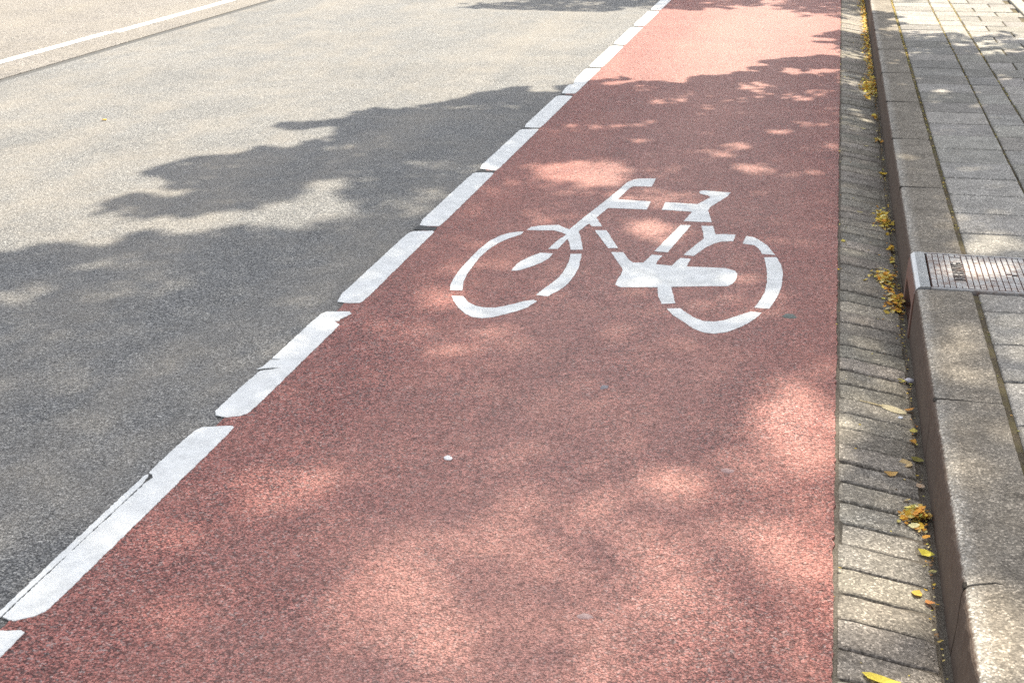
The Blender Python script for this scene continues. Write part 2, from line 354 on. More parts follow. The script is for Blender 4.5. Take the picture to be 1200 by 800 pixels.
def concrete(name, dark, lite, speck=.0032, tinted=False, kerb=False, stain=(.10, .09, .075)):
    t = NT(name)
    v = t.voro(speck); c = t.sep(v.outputs['Color'])
    g = t.ramp(c[0], [(0, .5), (.5, .92), (.84, 1.2), (1, 2.2)])
    n = t.noise(7, 6, .68); n2 = t.noise(38, 4, .7)
    base = t.mix(t.ramp(t.math('ADD', t.math('MULTIPLY', n, .6), t.math('MULTIPLY', n2, .4)), [(.36, 0), (.64, 1)]), dark, lite)
    col = t.mix(1.0, base, g, 'MULTIPLY')
    if tinted: col = t.mix(1.0, col, t.attr(), 'MULTIPLY')
    st = t.ramp(t.noise(4.3, 7, .72, dist=.6), [(.5, 0), (.7, 1)])
    col = t.mix(t.math('MULTIPLY', st, .45), col, stain)
    if kerb:
        x = t.xyz()
        nn = t.noise(70, 4, .7); nl = t.noise(2.5, 3, .6)
        e = t.math('ADD', x[0], t.math('MULTIPLY', t.math('SUBTRACT', nn, .5), .05))
        worn = t.ramp(t.math('MULTIPLY', t.math('SUBTRACT', e, .32), 10.0), [(.14, 0), (.24, 1), (.36, .55), (.62, 0)])
        worn = t.math('MULTIPLY', worn, t.ramp(nl, [(.35, .45), (.6, 1)]))
        worn = t.math('MULTIPLY', worn, t.ramp(t.noise(190, 3, .7), [(.4, .25), (.58, 1)]))
        col = t.mix(t.math('MULTIPLY', worn, .6), col, t.mix(1.0, (.52, .5, .46), g, 'MULTIPLY'))
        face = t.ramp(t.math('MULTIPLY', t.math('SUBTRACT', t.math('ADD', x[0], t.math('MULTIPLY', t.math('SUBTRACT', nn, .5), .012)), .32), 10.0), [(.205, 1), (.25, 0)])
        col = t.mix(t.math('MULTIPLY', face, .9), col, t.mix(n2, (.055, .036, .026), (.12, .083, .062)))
    h = t.math('ADD', t.math('MULTIPLY', c[1], .5), t.math('MULTIPLY', t.noise(240, 3, .7), .8))
    return t.fin(col, .92, .2, t.bump(h, .0022, .8))
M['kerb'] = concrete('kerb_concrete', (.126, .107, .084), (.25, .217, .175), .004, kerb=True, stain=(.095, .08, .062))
M['tile'] = concrete('paving_concrete', (.205, .19, .165), (.335, .312, .272), .0036, tinted=True, stain=(.14, .135, .125))
M['brick'] = concrete('gutter_concrete', (.178, .158, .132), (.305, .275, .232), .0042, tinted=True, stain=(.11, .098, .085))

def dirt_mat(name, a, b, moss=None):
    t = NT(name)
    n = t.noise(160, 6, .75); n2 = t.noise(13, 4, .7)
    col = t.mix(t.ramp(n, [(.35, 0), (.65, 1)]), a, b)
    if moss:
        col = t.mix(t.ramp(n2, [(.42, 0), (.6, .9)]), col, moss)
    return t.fin(col, .95, .15, t.bump(n, .006, 1.0))
M['dirt'] = dirt_mat('joint_dirt', (.035, .03, .025), (.13, .11, .09))
def silt_mat():
    t = NT('gutter_silt')
    n = t.noise(160, 6, .75)
    deep = t.mix(t.ramp(n, [(.35, 0), (.65, 1)]), (.04, .034, .028), (.12, .105, .085))
    dust = t.mix(t.ramp(n, [(.35, 0), (.65, 1)]), (.085, .07, .055), (.24, .21, .17))
    f = t.math('MULTIPLY', t.math('SUBTRACT', t.math('ADD', t.xyz()[0], t.math('MULTIPLY', t.noise(30, 3, .6), .06)), .24), 14.0, clamp=True)
    f = t.math('MAXIMUM', f, t.ramp(t.xyz()[0], [(.108, .85), (.114, 0)]))
    return t.fin(t.mix(f, deep, dust), .95, .15, t.bump(n, .005, 1.0))
M['silt'] = silt_mat()
M['mossy'] = dirt_mat('mossy_joint', (.045, .035, .024), (.16, .13, .088), (.12, .10, .05))
M['joint'] = dirt_mat('packed_joint', (.02, .017, .014), (.06, .05, .04))
M['soil'] = dirt_mat('soil', (.04, .025, .016), (.13, .08, .055))
M['mortar'] = dirt_mat('grey_mortar', (.14, .14, .13), (.3, .29, .27))
M['tar'] = dirt_mat('joint_tar', (.06, .06, .06), (.13, .128, .124))
M['ground'] = dirt_mat('verge_ground', (.05, .06, .025), (.12, .12, .06), (.06, .09, .03))

def tinted(name, rough=.7, transl=0.0):
    t = NT(name)
    n = t.noise(180, 3, .6)
    col = t.mix(1.0, t.attr(), t.ramp(n, [(.3, .75), (.7, 1.15)]), 'MULTIPLY')
    t.fin(col, rough, .3)
    if transl:
        tr = t.n.new('ShaderNodeBsdfTranslucent'); t.l.new(col, tr.inputs[0])
        mx = t.n.new('ShaderNodeMixShader'); mx.inputs[0].default_value = transl
        t.l.new(t.b.outputs[0], mx.inputs[1]); t.l.new(tr.outputs[0], mx.inputs[2])
        t.l.new(mx.outputs[0], t.out.inputs['Surface'])
    return t.m
M['litter'] = tinted('dry_leaf', .75, .25)
M['leaf'] = tinted('green_leaf', .5, .3)
M['stone'] = tinted('pebble_stone', .8)

def bark_mat():
    t = NT('bark')
    n = t.noise(22, 7, .75, dist=1.2)
    return t.fin(t.ramp(n, [(.3, (.05, .042, .034)), (.7, (.2, .17, .14))]), .95, .15, t.bump(n, .03, 1.0))
M['bark'] = bark_mat()

def iron_mat(name, a, b, rust, amt, rough, metal=.75):
    t = NT(name)
    n = t.noise(90, 5, .7); r = t.ramp(t.noise(28, 6, .75), [(.5 - amt, 0), (.75 - amt, 1)])
    col = t.mix(r, t.mix(n, a, b), rust)
    rg = t.ramp(n, [(.3, rough - .12), (.7, rough + .12)])
    return t.fin(col, rg, .5, t.bump(n, .0006, .5), metal)
M['iron'] = iron_mat('worn_cast_iron', (.3, .29, .28), (.46, .45, .44), (.2, .13, .1), .06, .46, .6)
M['iron_edge'] = iron_mat('polished_iron_edge', (.24, .245, .255), (.44, .445, .455), (.2, .16, .14), -.06, .38, .8)
M['iron_low'] = iron_mat('rusty_groove_iron', (.1, .075, .065), (.17, .12, .1), (.16, .075, .05), .2, .8, .2)
M['iron_dark'] = iron_mat('dark_cast_iron', (.06, .055, .052), (.12, .11, .105), (.12, .07, .05), .05, .7, .3)
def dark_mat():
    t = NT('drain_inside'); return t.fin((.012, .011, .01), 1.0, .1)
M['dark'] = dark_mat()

# ------------------------------------------------------------------ the ground and the road
def sheet(name, x0, x1, y0, y1, z, mat, thick=None, nx=1, ny=1):
    mb = MB()
    vs = [(x0 + (x1 - x0) * i / nx, y0 + (y1 - y0) * j / ny, z) for j in range(ny + 1) for i in range(nx + 1)]
    fs = [(j * (nx + 1) + i, j * (nx + 1) + i + 1, (j + 1) * (nx + 1) + i + 1, (j + 1) * (nx + 1) + i) for j in range(ny) for i in range(nx)]
    mb.add(vs, fs)
    if thick:
        a = [(x0, y0, z), (x1, y0, z), (x1, y1, z), (x0, y1, z)]
        lo = [(p[0], p[1], z - thick) for p in a]
        mb.add(a + lo, [(0, 4, 5, 1), (1, 5, 6, 2), (2, 6, 7, 3), (3, 7, 4, 0)])
    return tag(mb.build(name, mat), kind='structure')

Y0, Y1 = -4.0, 46.0
sheet('ground', -300, 300, -300, 300, -.16, M['ground'])
sheet('road', -5.155, -1.515, Y0, Y1, 0.0, M['road'], .15)
sheet('road_far_lane', -8.9, -5.225, Y0, Y1, 0.002, M['old_road'], .15)
sheet('road_joint', -5.228, -5.152, Y0, Y1, -.004, M['tar'], .1)

# the red lane has a slightly ragged raw edge along the gutter
mb = MB()
n = int((Y1 - Y0) / .02)
L, Rr = [], []
for k in range(n + 1):
    y = Y0 + (Y1 - Y0) * k / n
    jag = .003 * noise.noise((y * 31, 0, 0)) + .004 * noise.noise((y * 9, 5, 0))
    L.append((-1.535 + jag, y, .004)); Rr.append((.0985 + .009 * noise.noise((y * 55, 9, 0)) + .003 * noise.noise((y * 3, 2, 0)), y, .004))
vs = L + Rr + [(p[0], p[1], -.05) for p in Rr] + [(p[0], p[1], -.03) for p in L]
fs = []
m = n + 1
for k in range(n):
    fs += [(k, m + k, m + k + 1, k + 1), (m + k, 2 * m + k, 2 * m + k + 1, m + k + 1), (3 * m + k, k, k + 1, 3 * m + k + 1)]
mb.add(vs, fs)
tag(mb.build('cycle_lane', M['red']), kind='structure')

# ------------------------------------------------------------------ gutter: a row of concrete bricks sloping to the kerb
G0, G1 = -2.0, 34.0
def gz(x):                      # height of the gutter surface
    return -.002 - .165 * (x - .109)
mb = MB()
y = G0
k = 0
while y < G1:
    w = .1045 + random.uniform(-.002, .002)
    dz = random.gauss(0, .0017); tw = random.gauss(0, .018); tl = random.gauss(0, .012); yaw = random.gauss(0, .008)
    xe = .3075 + random.uniform(-.004, .003)
    cx, cy = .21, y + w / 2
    ch = random.random()
    def warp(p, dz=dz, tw=tw, tl=tl, yaw=yaw, cx=cx, cy=cy):
        x_, y_, z_ = p
        j = .0018 * noise.noise((x_ * 40, y_ * 40, z_ * 30))
        return (x_ + (y_ - cy) * -yaw, y_ + (x_ - cx) * yaw + j, z_ + gz(x_) + dz + (y_ - cy) * tw + (x_ - cx) * tl * .3 + j * .6)
    g_ = random.uniform(.8, 1.12); col = (g_ * random.uniform(.98, 1.04), g_, g_ * random.uniform(.95, 1.02))
    # subdivided along x so that the edges can wander
    segs = 8
    prof = [(0, -.05), (0, -.006), (.0022, -.002), (.006, 0)]
    ys = [(y + a, z) for a, z in prof] + [(y + w - a, z) for a, z in reversed(prof)]
    vv, ff = [], []
    for i in range(segs + 1):
        x_ = .109 + (xe - .109) * i / segs
        for (yy, zz) in ys:
            if i in (0, segs) and zz > -.003: zz = zz - .003
            vv.append(warp((x_, yy, zz)))
    q = len(ys)
    for i in range(segs):
        for j in range(q - 1):
            ff.append((i * q + j, (i + 1) * q + j, (i + 1) * q + j + 1, i * q + j + 1))
    ff.append(tuple(range(q))); ff.append(tuple(segs * q + j for j in reversed(range(q))))
    mb.add(vv, ff, col)
    y += w + (.0075 if random.random() < .8 else .0105) + random.uniform(-.002, .0015)
    k += 1
gut = tag(mb.build('gutter', M['brick']), kind='structure')
mb = MB()                        # the bed between and beside the bricks
ny = 1400
for (xa, xb, za, zb) in ((.09, .3335, None, None),):
    vv, ff = [], []
    cols = [.092, .107, .15, .2, .26, .295, .312, .322, .336]
    for j in range(ny + 1):
        yy = G0 + (G1 - G0) * j / ny
        for x_ in cols:
            fill = .0026 - .0125 * max(0, min(1, (.27 - x_) / .12))           # dirt has silted up the joints near the kerb
            z_ = gz(x_) - .0035 + fill - .0035 + .0016 * noise.noise((x_ * 25, yy * 18, 0)) + .0012 * noise.noise((x_ * 90, yy * 70, 3))
            if x_ < .11: z_ = -.0045 + .002 * noise.noise((yy * 50, 1, 1))
            if x_ > .31: z_ = gz(x_) - .006 + .005 * noise.noise((x_ * 30, yy * 26, 4))
            vv.append((x_, yy, z_))
    c = len(cols)
    for j in range(ny):
        for i in range(c - 1):
            ff.append((j * c + i, j * c + i + 1, (j + 1) * c + i + 1, (j + 1) * c + i))
    mb.add(vv, ff)
tag(mb.build('gutter_bed', M['silt'], smooth=True), kind='structure')

# ------------------------------------------------------------------ kerb stones, one metre each, with a gap for the drain
KZ = .13
def kerb_stone(mb, ya, yb, rough_near=0.0, rough_far=0.0):
    prof = [(.331, -.14), (.333, -.04), (.3355, .04), (.3365, .106), (.3375, .117), (.3405, .1235), (.3455, .1275), (.353, .1295), (.40, KZ), (.45, KZ + .0006), (.49, KZ + .0012), (.506, KZ + .0008), (.5125, KZ - .004), (.5135, KZ - .14)]
    ns = max(2, int((yb - ya) / .025))
    vv, ff = [], []
    q = len(prof)
    for k in range(ns + 1):
        t = k / ns
        yy = ya + (yb - ya) * t
        for i, (x_, z_) in enumerate(prof):
            w1 = noise.noise((x_ * 8, yy * 6, z_ * 8)) * .0015 + noise.noise((yy * 45, z_ * 45, x_ * 45)) * .0016
            edge = 3 <= i <= 7
            xx = x_ + w1 * (2.2 if edge else .9)
            zz = z_ + (w1 * .8 if z_ > .05 else 0)
            y2 = yy
            if k == 0 and rough_near: y2 += rough_near * (noise.noise((x_ * 22, z_ * 9, 1.7)) + .25 * noise.noise((x_ * 90, 2, 5)))
            if k == ns and rough_far: y2 += rough_far * (noise.noise((x_ * 22, z_ * 9, 1.7)) + .25 * noise.noise((x_ * 90, 2, 5)))
            if k in (0, ns) and not (rough_near or rough_far) and i > 2: zz -= .003
            vv.append((xx, y2, zz))
    for k in range(ns):
        for i in range(q - 1):
            ff.append((k * q + i, k * q + i + 1, (k + 1) * q + i + 1, (k + 1) * q + i)[::-1])
    ff.append(tuple(range(q))); ff.append(tuple(ns * q + j for j in reversed(range(q))))
    mb.add(vv, ff)
DR0, DR1 = 4.484, 4.897          # the drain stands between these
mb = MB()
g_ = .0042
kerb_stone(mb, 3.521 + g_, DR0 - .004)
kerb_stone(mb, 2.546 + .005, 3.521 - g_, rough_near=.035)
kerb_stone(mb, 1.555, 2.546 - .0025, rough_far=.035)
kerb_stone(mb, .55, 1.546); kerb_stone(mb, -.45, .546); kerb_stone(mb, -1.45, -.454)
JO = [3.521, 2.546, 1.55, .55]
yy = DR1 + .004
while yy < 33:
    kerb_stone(mb, yy, yy + .990); yy += 1.0; JO.append(yy - .005)
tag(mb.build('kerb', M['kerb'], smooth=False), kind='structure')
mb = MB()
for j in JO:
    bevel_box(mb, .3385, .511, j - .012, j + .012, -.1, KZ - .0022, .002)
tag(mb.build('kerb_joint', M['joint'], smooth=False), kind='structure')

# ------------------------------------------------------------------ pavement tiles
def pz(x): return .127 + .008 * (x - .53)
mb = MB()
def tile(x0, x1, y0, y1, drop=0.0):
    dz = random.gauss(0, .0012); ta = random.gauss(0, .003); tb = random.gauss(0, .003)
    cx, cy = (x0 + x1) / 2, (y0 + y1) / 2
    g_ = random.uniform(.68, 1.12); col = (g_ * random.uniform(.985, 1.02), g_, g_ * random.uniform(.99, 1.05))
    def warp(p):
        x_, y_, z_ = p
        return (x_ + .0012 * noise.noise((x_ * 30, y_ * 30, 1)), y_ + .0014 * noise.noise((x_ * 30, y_ * 30, 7)), z_ + pz(x_) + dz + (x_ - cx) * ta + (y_ - cy) * tb - drop)
    nx, nyy = 6, 6
    b = .006
    xs = [x0, x0 + b * .4, x0 + b] + [x0 + (x1 - x0) * i / nx for i in range(1, nx)] + [x1 - b, x1 - b * .4, x1]
    ys = [y0, y0 + b * .4, y0 + b] + [y0 + (y1 - y0) * i / nyy for i in range(1, nyy)] + [y1 - b, y1 - b * .4, y1]
    def hh(u, a, c): return min(u - a, c - u)
    vv, ff = [], []
    for yy in ys:
        for xx in xs:
            d = min(hh(xx, x0, x1), hh(yy, y0, y1))
            vv.append(warp((xx, yy, -.0055 if d < 1e-6 else (-.0018 if d < b * .6 else 0))))
    c = len(xs)
    for j in range(len(ys) - 1):
        for i in range(c - 1):
            ff.append((j * c + i, j * c + i + 1, (j + 1) * c + i + 1, (j + 1) * c + i))
    rim = [i for i in range(c)] + [j * c + c - 1 for j in range(1, len(ys))] + [(len(ys) - 1) * c + i for i in reversed(range(c - 1))] + [j * c for j in reversed(range(1, len(ys) - 1))]
    b0 = len(vv)
    vv += [(vv[i][0], vv[i][1], vv[i][2] - .03) for i in rim]
    m_ = len(rim)
    for i in range(m_):
        ff.append((rim[i], b0 + i, b0 + (i + 1) % m_, rim[(i + 1) % m_]))
    mb.add(vv, ff, col)
ROWP = .3025
PIT = (1.515, 2.98, 11.62, 14.2)   # tree pit
PIT2 = (1.515, 2.98, 18.3, 20.6)
def blocked(x0, x1, y0, y1):
    if x0 < .83 and y1 > DR0 - .03 and y0 < DR1 + .03: return True
    for q in (PIT, PIT2):
        if x1 > q[0] and x0 < q[1] and y1 > q[2] and y0 < q[3]: return True
    return False
r = -26
row0 = 6.1137
while True:
    y0 = row0 + r * ROWP - ROWP
    if y0 > 30: break
    g_ = .0050 + random.uniform(-.0006, .0014)
    ya, yb = y0 + g_, y0 + ROWP - g_
    for (xa, xb) in ((.5315, .8285), (.8375, .999)):
        if blocked(xa, xb, ya, yb):
            # tiles cut to fit around the drain
            if xa < .9 and yb > DR1 + .012 and ya < DR1 + .03 and yb - max(ya, DR1 + .012) > .05: tile(xa, xb, max(ya, DR1 + .012), yb)
            elif xa < .9 and ya < DR0 - .012 and min(yb, DR0 - .012) - ya > .05: tile(xa, xb, ya, min(yb, DR0 - .012))
            continue
        tile(xa, xb, ya, yb)
    off = .15 if r % 2 else 0.0
    x = 1.008 - off
    while x < 4.6:
        xa, xb = x + .0035, x + .3 - .0035
        if xa < 1.0: xa = 1.0085
        x += .303
        if blocked(xa, xb, ya, yb):
            if xa < PIT[0] - .1 and xb > PIT[0]: tile(xa, PIT[0] - .005, ya, yb)
            continue
        tile(xa, xb, ya, yb)
    r += 1
tag(mb.build('pavement', M['tile']), kind='structure')
mb = MB()
vv, ff = [], []
cols = [.513, .524, .534, .7, .833, .95, 1.004, 1.5, 3.0, 4.7]
for j in range(901):
    yy = -2 + 34 * j / 900
    for x_ in cols:
        z_ = pz(x_) - .0085 + .003 * noise.noise((x_ * 20, yy * 14, 2))
        if x_ < .53: z_ = pz(x_) - .006 + .004 * noise.noise((x_ * 30, yy * 12, 8))
        vv.append((x_, yy, z_))
c = len(cols)
for j in range(900):
    ym = -2 + 34 * (j + .5) / 900
    for i in range(c - 1):
        if DR0 - .01 < ym < DR1 + .01 and cols[i] < .83: continue
        if cols[i + 1] > 1.51 and any(q[2] - .02 < ym < q[3] + .02 for q in (PIT, PIT2)) and cols[i] > 1.4 and cols[i] < 2.9: continue
        ff.append((j * c + i, j * c + i + 1, (j + 1) * c + i + 1, (j + 1) * c + i))
mb.add(vv, ff)
tag(mb.build('paving_joint', M['mossy'], smooth=True), kind='structure')

for q in (PIT, PIT2):
    mb = MB(); vv, ff = [], []
    nn = 30
    for j in range(nn + 1):
        for i in range(nn + 1):
            x_ = q[0] + .05 + (q[1] - q[0] - .1) * i / nn; y_ = q[2] + .05 + (q[3] - q[2] - .1) * j / nn
            vv.append((x_, y_, .10 + .025 * noise.noise((x_ * 3, y_ * 3, 0)) + .01 * noise.noise((x_ * 14, y_ * 14, 0))))
    for j in range(nn):
        for i in range(nn):
            ff.append((j * (nn + 1) + i, j * (nn + 1) + i + 1, (j + 1) * (nn + 1) + i + 1, (j + 1) * (nn + 1) + i))
    mb.add(vv, ff)
    tag(mb.build('soil_bed', M['soil'], smooth=True), kind='structure')
    mb = MB()
    w = .098
    for (xa, xb, ya, yb) in ((q[0], q[0] + w, q[2], q[3]), (q[1] - w, q[1], q[2], q[3]), (q[0] + w + .003, q[1] - w - .003, q[2], q[2] + w), (q[0] + w + .003, q[1] - w - .003, q[3] - w, q[3])):
        bevel_box(mb, xa, xb, ya, yb, -.1, pz(xa) + .012, .006, col=(1.15, 1.15, 1.13))
    tag(mb.build('pit_edging', M['tile']), kind='structure')
sheet('verge', 4.7, 40, -20, 60, .12, M['ground'], .3)

# ------------------------------------------------------------------ painted markings
def refine(P, step=.006, jit=.0012, seed=0.0):
    out = []
    n = len(P)
    for i in range(n):
        a, b = Vector(P[i]), Vector(P[(i + 1) % n])
        d = (b - a).length
        m = max(1, int(d / step))
        nx = Vector((-(b - a).y, (b - a).x)).normalized() if d > 1e-6 else Vector((0, 0))
        for k in range(m):
            p = a.lerp(b, k / m)
            j = jit * (noise.noise((p.x * 150 + seed, p.y * 150, seed)) + .6 * noise.noise((p.x * 33, p.y * 33, seed + 3)))
            out.append(p + nx * j)
    return out

def slab(name, P, z, th, mat, parent=None, origin=(0, 0), jit=.0012, seed=0.0, step=.006):
    bm = bmesh.new()
    Q = refine(P, step, jit, seed)
    area = sum(Q[i - 1].x * Q[i].y - Q[i].x * Q[i - 1].y for i in range(len(Q)))
    if area < 0: Q = Q[::-1]
    top = [bm.verts.new((p.x - origin[0], p.y - origin[1], z + th)) for p in Q]
    bot = [bm.verts.new((p.x - origin[0], p.y - origin[1], z - .001)) for p in Q]
    for tri in tessellate_polygon([[Vector((p.x, p.y, 0)) for p in Q]]):
        a_, b_, c_ = (Q[i] for i in tri)
        if (b_.x - a_.x) * (c_.y - a_.y) - (b_.y - a_.y) * (c_.x - a_.x) < 0: tri = tri[::-1]
        try: bm.faces.new([top[i] for i in tri])
        except ValueError: pass
    for i in range(len(Q)):
        j = (i + 1) % len(Q)
        bm.faces.new((top[j], top[i], bot[i], bot[j]))
    me = bpy.data.meshes.new(name)
    bm.to_mesh(me); bm.free()
    return link(name, me, mat, parent)

ox, oy = -.65, 5.1
bike = empty('bicycle_symbol', (ox, oy, .004))
tag(bike, 'white stencilled bicycle symbol painted across the red cycle lane', 'road marking')
for k, (nm, P) in enumerate(BIKE):
    slab(nm, P, 0.0, .0014, M['paint'], bike, (ox, oy), jit=.0022, seed=k * 3.7)

# blocks of the white line: (left near y, left far y, right near y, right far y)
BL = [
 (.90, 1.60, .90, 1.62, 'white line block in front of the camera, below the bottom edge of the photo'),
 (1.66, 2.150, 1.66, 2.172, 'tip of a white line block cut off by the bottom left corner'),
 (2.204, 3.202, 2.226, 3.226, 'white line block with a long crack and grey scuffs, next to the corner tip'),
 (3.2815, 4.190, 3.296, 4.206, 'white line block split halfway by a crack, with a chipped far corner'),
 (4.294, 5.214, 4.301, 5.236, 'white line block on the grey road edge level with the bottom of the front wheel'),
 (5.308, 6.268, 5.309, 6.278, 'white line block with a round grey smudge, level with the handlebar symbol'),
 (6.345, 7.311, 6.324, 7.334, 'white line block just beyond the one with the round smudge'),
 (7.365, 8.357, 7.371, 8.358, 'shaded white line block right before the edge of the tree shadow'),
 (8.427, 9.430, 8.433, 9.447, 'white line block half in leaf shadow, with a notch in its road side'),
 (9.475, 10.521, 9.475, 10.521, 'fully sunlit white line block next after the shadow edge'),
 (10.580, 11.610, 10.580, 11.610, 'sunlit white line block, second after the shadow edge'),
 (11.680, 12.730, 11.680, 12.730, 'white line block under the edge of the far leaf shadow'),
 (12.800, 13.85, 12.800, 13.85, 'white line block reaching the top edge of the photo'),
]
xl, xr = -1.578, -1.480
for k, (la, lb, ra, rb, lab) in enumerate(BL):
    if k == 0: continue
    if k >= 8: la, lb, ra, rb = la + .016, lb - .016, ra + .016, rb - .016
    c = .007 if k in (2, 3) else .004
    P = [(xl + .012, la + .004), (xl + .05, la - .004), (xr - c * 2, ra), (xr - .003, ra + c * 3), (xr, ra + .1), (xr, (ra + rb) / 2), (xr, rb - .05), (xr - .002, rb - .008), (xr - .012, rb)]
    P += [(xl + .03, lb + .003), (xl + .012, lb - .004), (xl + .002, lb - .03), (xl, lb - .1)]
    left = [(xl, (la + lb) / 2), (xl, la + .08)]
    if k == 3:      # half crack and chipped corner
        P[6:9] = [(xr + .001, rb - .16), (xr - .002, rb - .13), (xr - .012, rb - .12), (xr - .03, rb - .104), (xr - .012, rb - .098), (xr - .016, rb - .08), (xr + .002, rb - .02), (xr - .01, rb)]
        yc = 3.63
        left = [(xl, yc + .10), (xl + .03, yc + .098), (xl + .001, yc + .09), (xl - .002, yc + .03), (xl - .012, yc + .008), (xl + .03, yc + .03), (xl + .062, yc + .034), (xl + .03, yc + .014), (xl + .004, yc - .004), (xl, yc - .1), (xl, la + .03)]
    if k == 8:
        left = [(xl, lb - .35), (xl + .02, lb - .6), (xl + .03, lb - .63), (xl + .002, lb - .66), (xl, la + .2)]
    if k == 2:      # a sliver on the road side is split off by a crack
        x2 = xl + .019
        left = [(xl, 2.95), (xl + .002, 2.905), (x2 - .004, 2.897), (x2 + .006, 2.88), (x2 + .001, 2.85), (x2, 2.6), (x2 + .001, la + .05)]
        P[0] = (x2 + .002, la + .004)
        cy = (la + lb) / 2
        root = empty('line_block', (xl + .05, cy, .004))
        slab('paint_slab', P + left, 0, .0018, M['paint'], root, (xl + .05, cy), jit=.0028, seed=k * 5.1)
        sl = [(xl + .004, la), (x2 - .003, la + .002), (x2 - .0025, la + .3), (x2 - .003, 2.62), (x2 - .003, 2.84), (x2 - .008, 2.875), (xl + .005, 2.895), (xl - .002, 2.885), (xl - .002, 2.7), (xl, 2.5)]
        slab('paint_sliver', sl, 0, .0018, M['paint'], root, (xl + .05, cy), jit=.0028, seed=k * 5.1)
        tag(root, lab, 'road marking', 'white blocks of the cycle lane line')
        continue
    cy = (la + lb) / 2
    o = slab('line_block', P + left, 0, .0018, M['paint'], None, (xl + .05, cy), jit=.0026 if k < 7 else .0015, seed=k * 5.1)
    o.location = (xl + .05, cy, .004)
    tag(o, lab, 'road marking', 'white blocks of the cycle lane line')
mb = MB()
for k in range(4, len(BL) - 1):
    a_, b_ = max(BL[k][1], BL[k][3]), min(BL[k + 1][0], BL[k + 1][2])
    if k >= 7: a_, b_ = a_ - .014, b_ + .014
    a_, b_ = a_ + .002, min(b_ - .002, a_ + .06)
    if b_ - a_ < .012: a_, b_ = (a_ + b_) / 2 - .007, (a_ + b_) / 2 + .007
    P = refine([(xl + .005, a_), (xr - .005, a_), (xr - .005, b_), (xl + .005, b_)], .01, .003, k)
    n_ = len(mb.v)
    mb.add([(p.x, p.y, .0052) for p in P] + [((xl + xr) / 2, (a_ + b_) / 2, .0056)], [(i, (i + 1) % len(P), len(P)) for i in range(len(P))])
tag(mb.build('gap_dirt', M['tar']), 'dark dirt packed in the gaps of the white line', 'dirt', kind='stuff')
for (xa, xb, ya, yb, lab) in ((-5.65, -5.57, 2.0, 10.40, 'thin continuous white centre line crossing the top left corner, nearer stretch'),
                             (-5.61, -5.525, 10.403, 30.0, 'thin continuous white centre line by the top edge of the photo, farther stretch')):
    cy = (ya + yb) / 2
    o = slab('centre_line', [(xa, ya), (xb, ya), (xb, yb), (xa, yb)], 0, .0022, M['paint'], None, ((xa + xb) / 2, cy), jit=.004, seed=ya, step=.03)
    o.location = ((xa + xb) / 2, cy, .003)
    tag(o, lab, 'road marking', 'centre line of the road')

# ------------------------------------------------------------------ the kerb drain
def grid_box(mb, x0, x1, y0, y1, z0, z1, b=.001):
    bevel_box(mb, x0, x1, y0, y1, z0, z1, b, seg=1)
DX0, DX1 = .333, .826
TOP = KZ + .004
org = (.6, (DR0 + DR1) / 2, 0)
drain = empty('storm_drain', org)
tag(drain, 'cast iron kerb drain with studded lid between two kerb stones', 'drain')
def dadd(mb, name, mat, parent=drain, smooth=False):
    o = mb.build(name, mat, None, smooth, origin=org); o.parent = parent; return o
# body: front face with an inlet slot, rounded shiny nose, side and back rims
mb = MB()
ys, ye = DR0 + .002, DR1 - .002
prof = [(.327, -.1), (.329, -.04), (.332, .055), (.335, .10), (.3385, .116), (.345, .1275), (.352, TOP - .001), (.366, TOP), (.384, TOP), (.384, .09)]
sa, sb = ys + .045, ye - .05                       # slot from sa to sb
def strip(mb, prof, ya, yb, caps=True):
    vv = [(x, ya, z) for x, z in prof] + [(x, yb, z) for x, z in prof]
    q = len(prof)
    ff = [(i, q + i, q + i + 1, i + 1) for i in range(q - 1)]
    if caps: ff += [tuple(reversed(range(q))), tuple(q + i for i in range(q))]
    mb.add(vv, ff)
face_lo = [(.384, -.1), (.327, -.1), (.329, -.05), (.384, -.05)]
strip(mb, [(.384, .058)] + prof[2:5] + [(.36, .116), (.384, .09)], ys, ye)
strip(mb, [(.384, -.1)] + prof[:3] + [(.384, .055)], ys, sa); strip(mb, [(.384, -.1)] + prof[:3] + [(.384, .055)], sb, ye)
strip(mb, face_lo, sa + .001, sb - .001)
dadd(mb, 'front_housing', M['iron_low'])
mb = MB(); strip(mb, [(.362, .117), (.3384, .1172), (.3405, .1235), (.3455, .1285), (.352, TOP - .001), (.366, TOP), (.384, TOP), (.384, .117)], ys, ye)
dadd(mb, 'nosing', M['iron_edge'])
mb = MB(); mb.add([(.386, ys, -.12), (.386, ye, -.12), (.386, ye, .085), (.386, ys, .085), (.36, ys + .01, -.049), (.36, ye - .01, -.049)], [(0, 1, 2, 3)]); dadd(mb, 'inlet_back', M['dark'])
mb = MB()
rim = .007
grid_box(mb, .386, DX1, ys, ys + rim, -.05, TOP - .001, .002); grid_box(mb, .386, DX1, ye - rim, ye, -.05, TOP, .002); grid_box(mb, DX1 - .02, DX1 - .001, ys + rim + .001, ye - rim - .001, -.05, TOP, .002)
dadd(mb, 'lid_frame', M['iron'])
lx0, lx1, ly0, ly1 = .3905, DX1 - .024, ys + rim + .004, ye - rim - .004
mb = MB()
grid_box(mb, lx0, lx1, ly0, ly1, .06, TOP - .0055, .001)
lid = dadd(mb, 'lid', M['iron_low'])
mb = MB()
pitch = .0189
ncol = int((lx1 - lx0) / pitch)
py = .0168
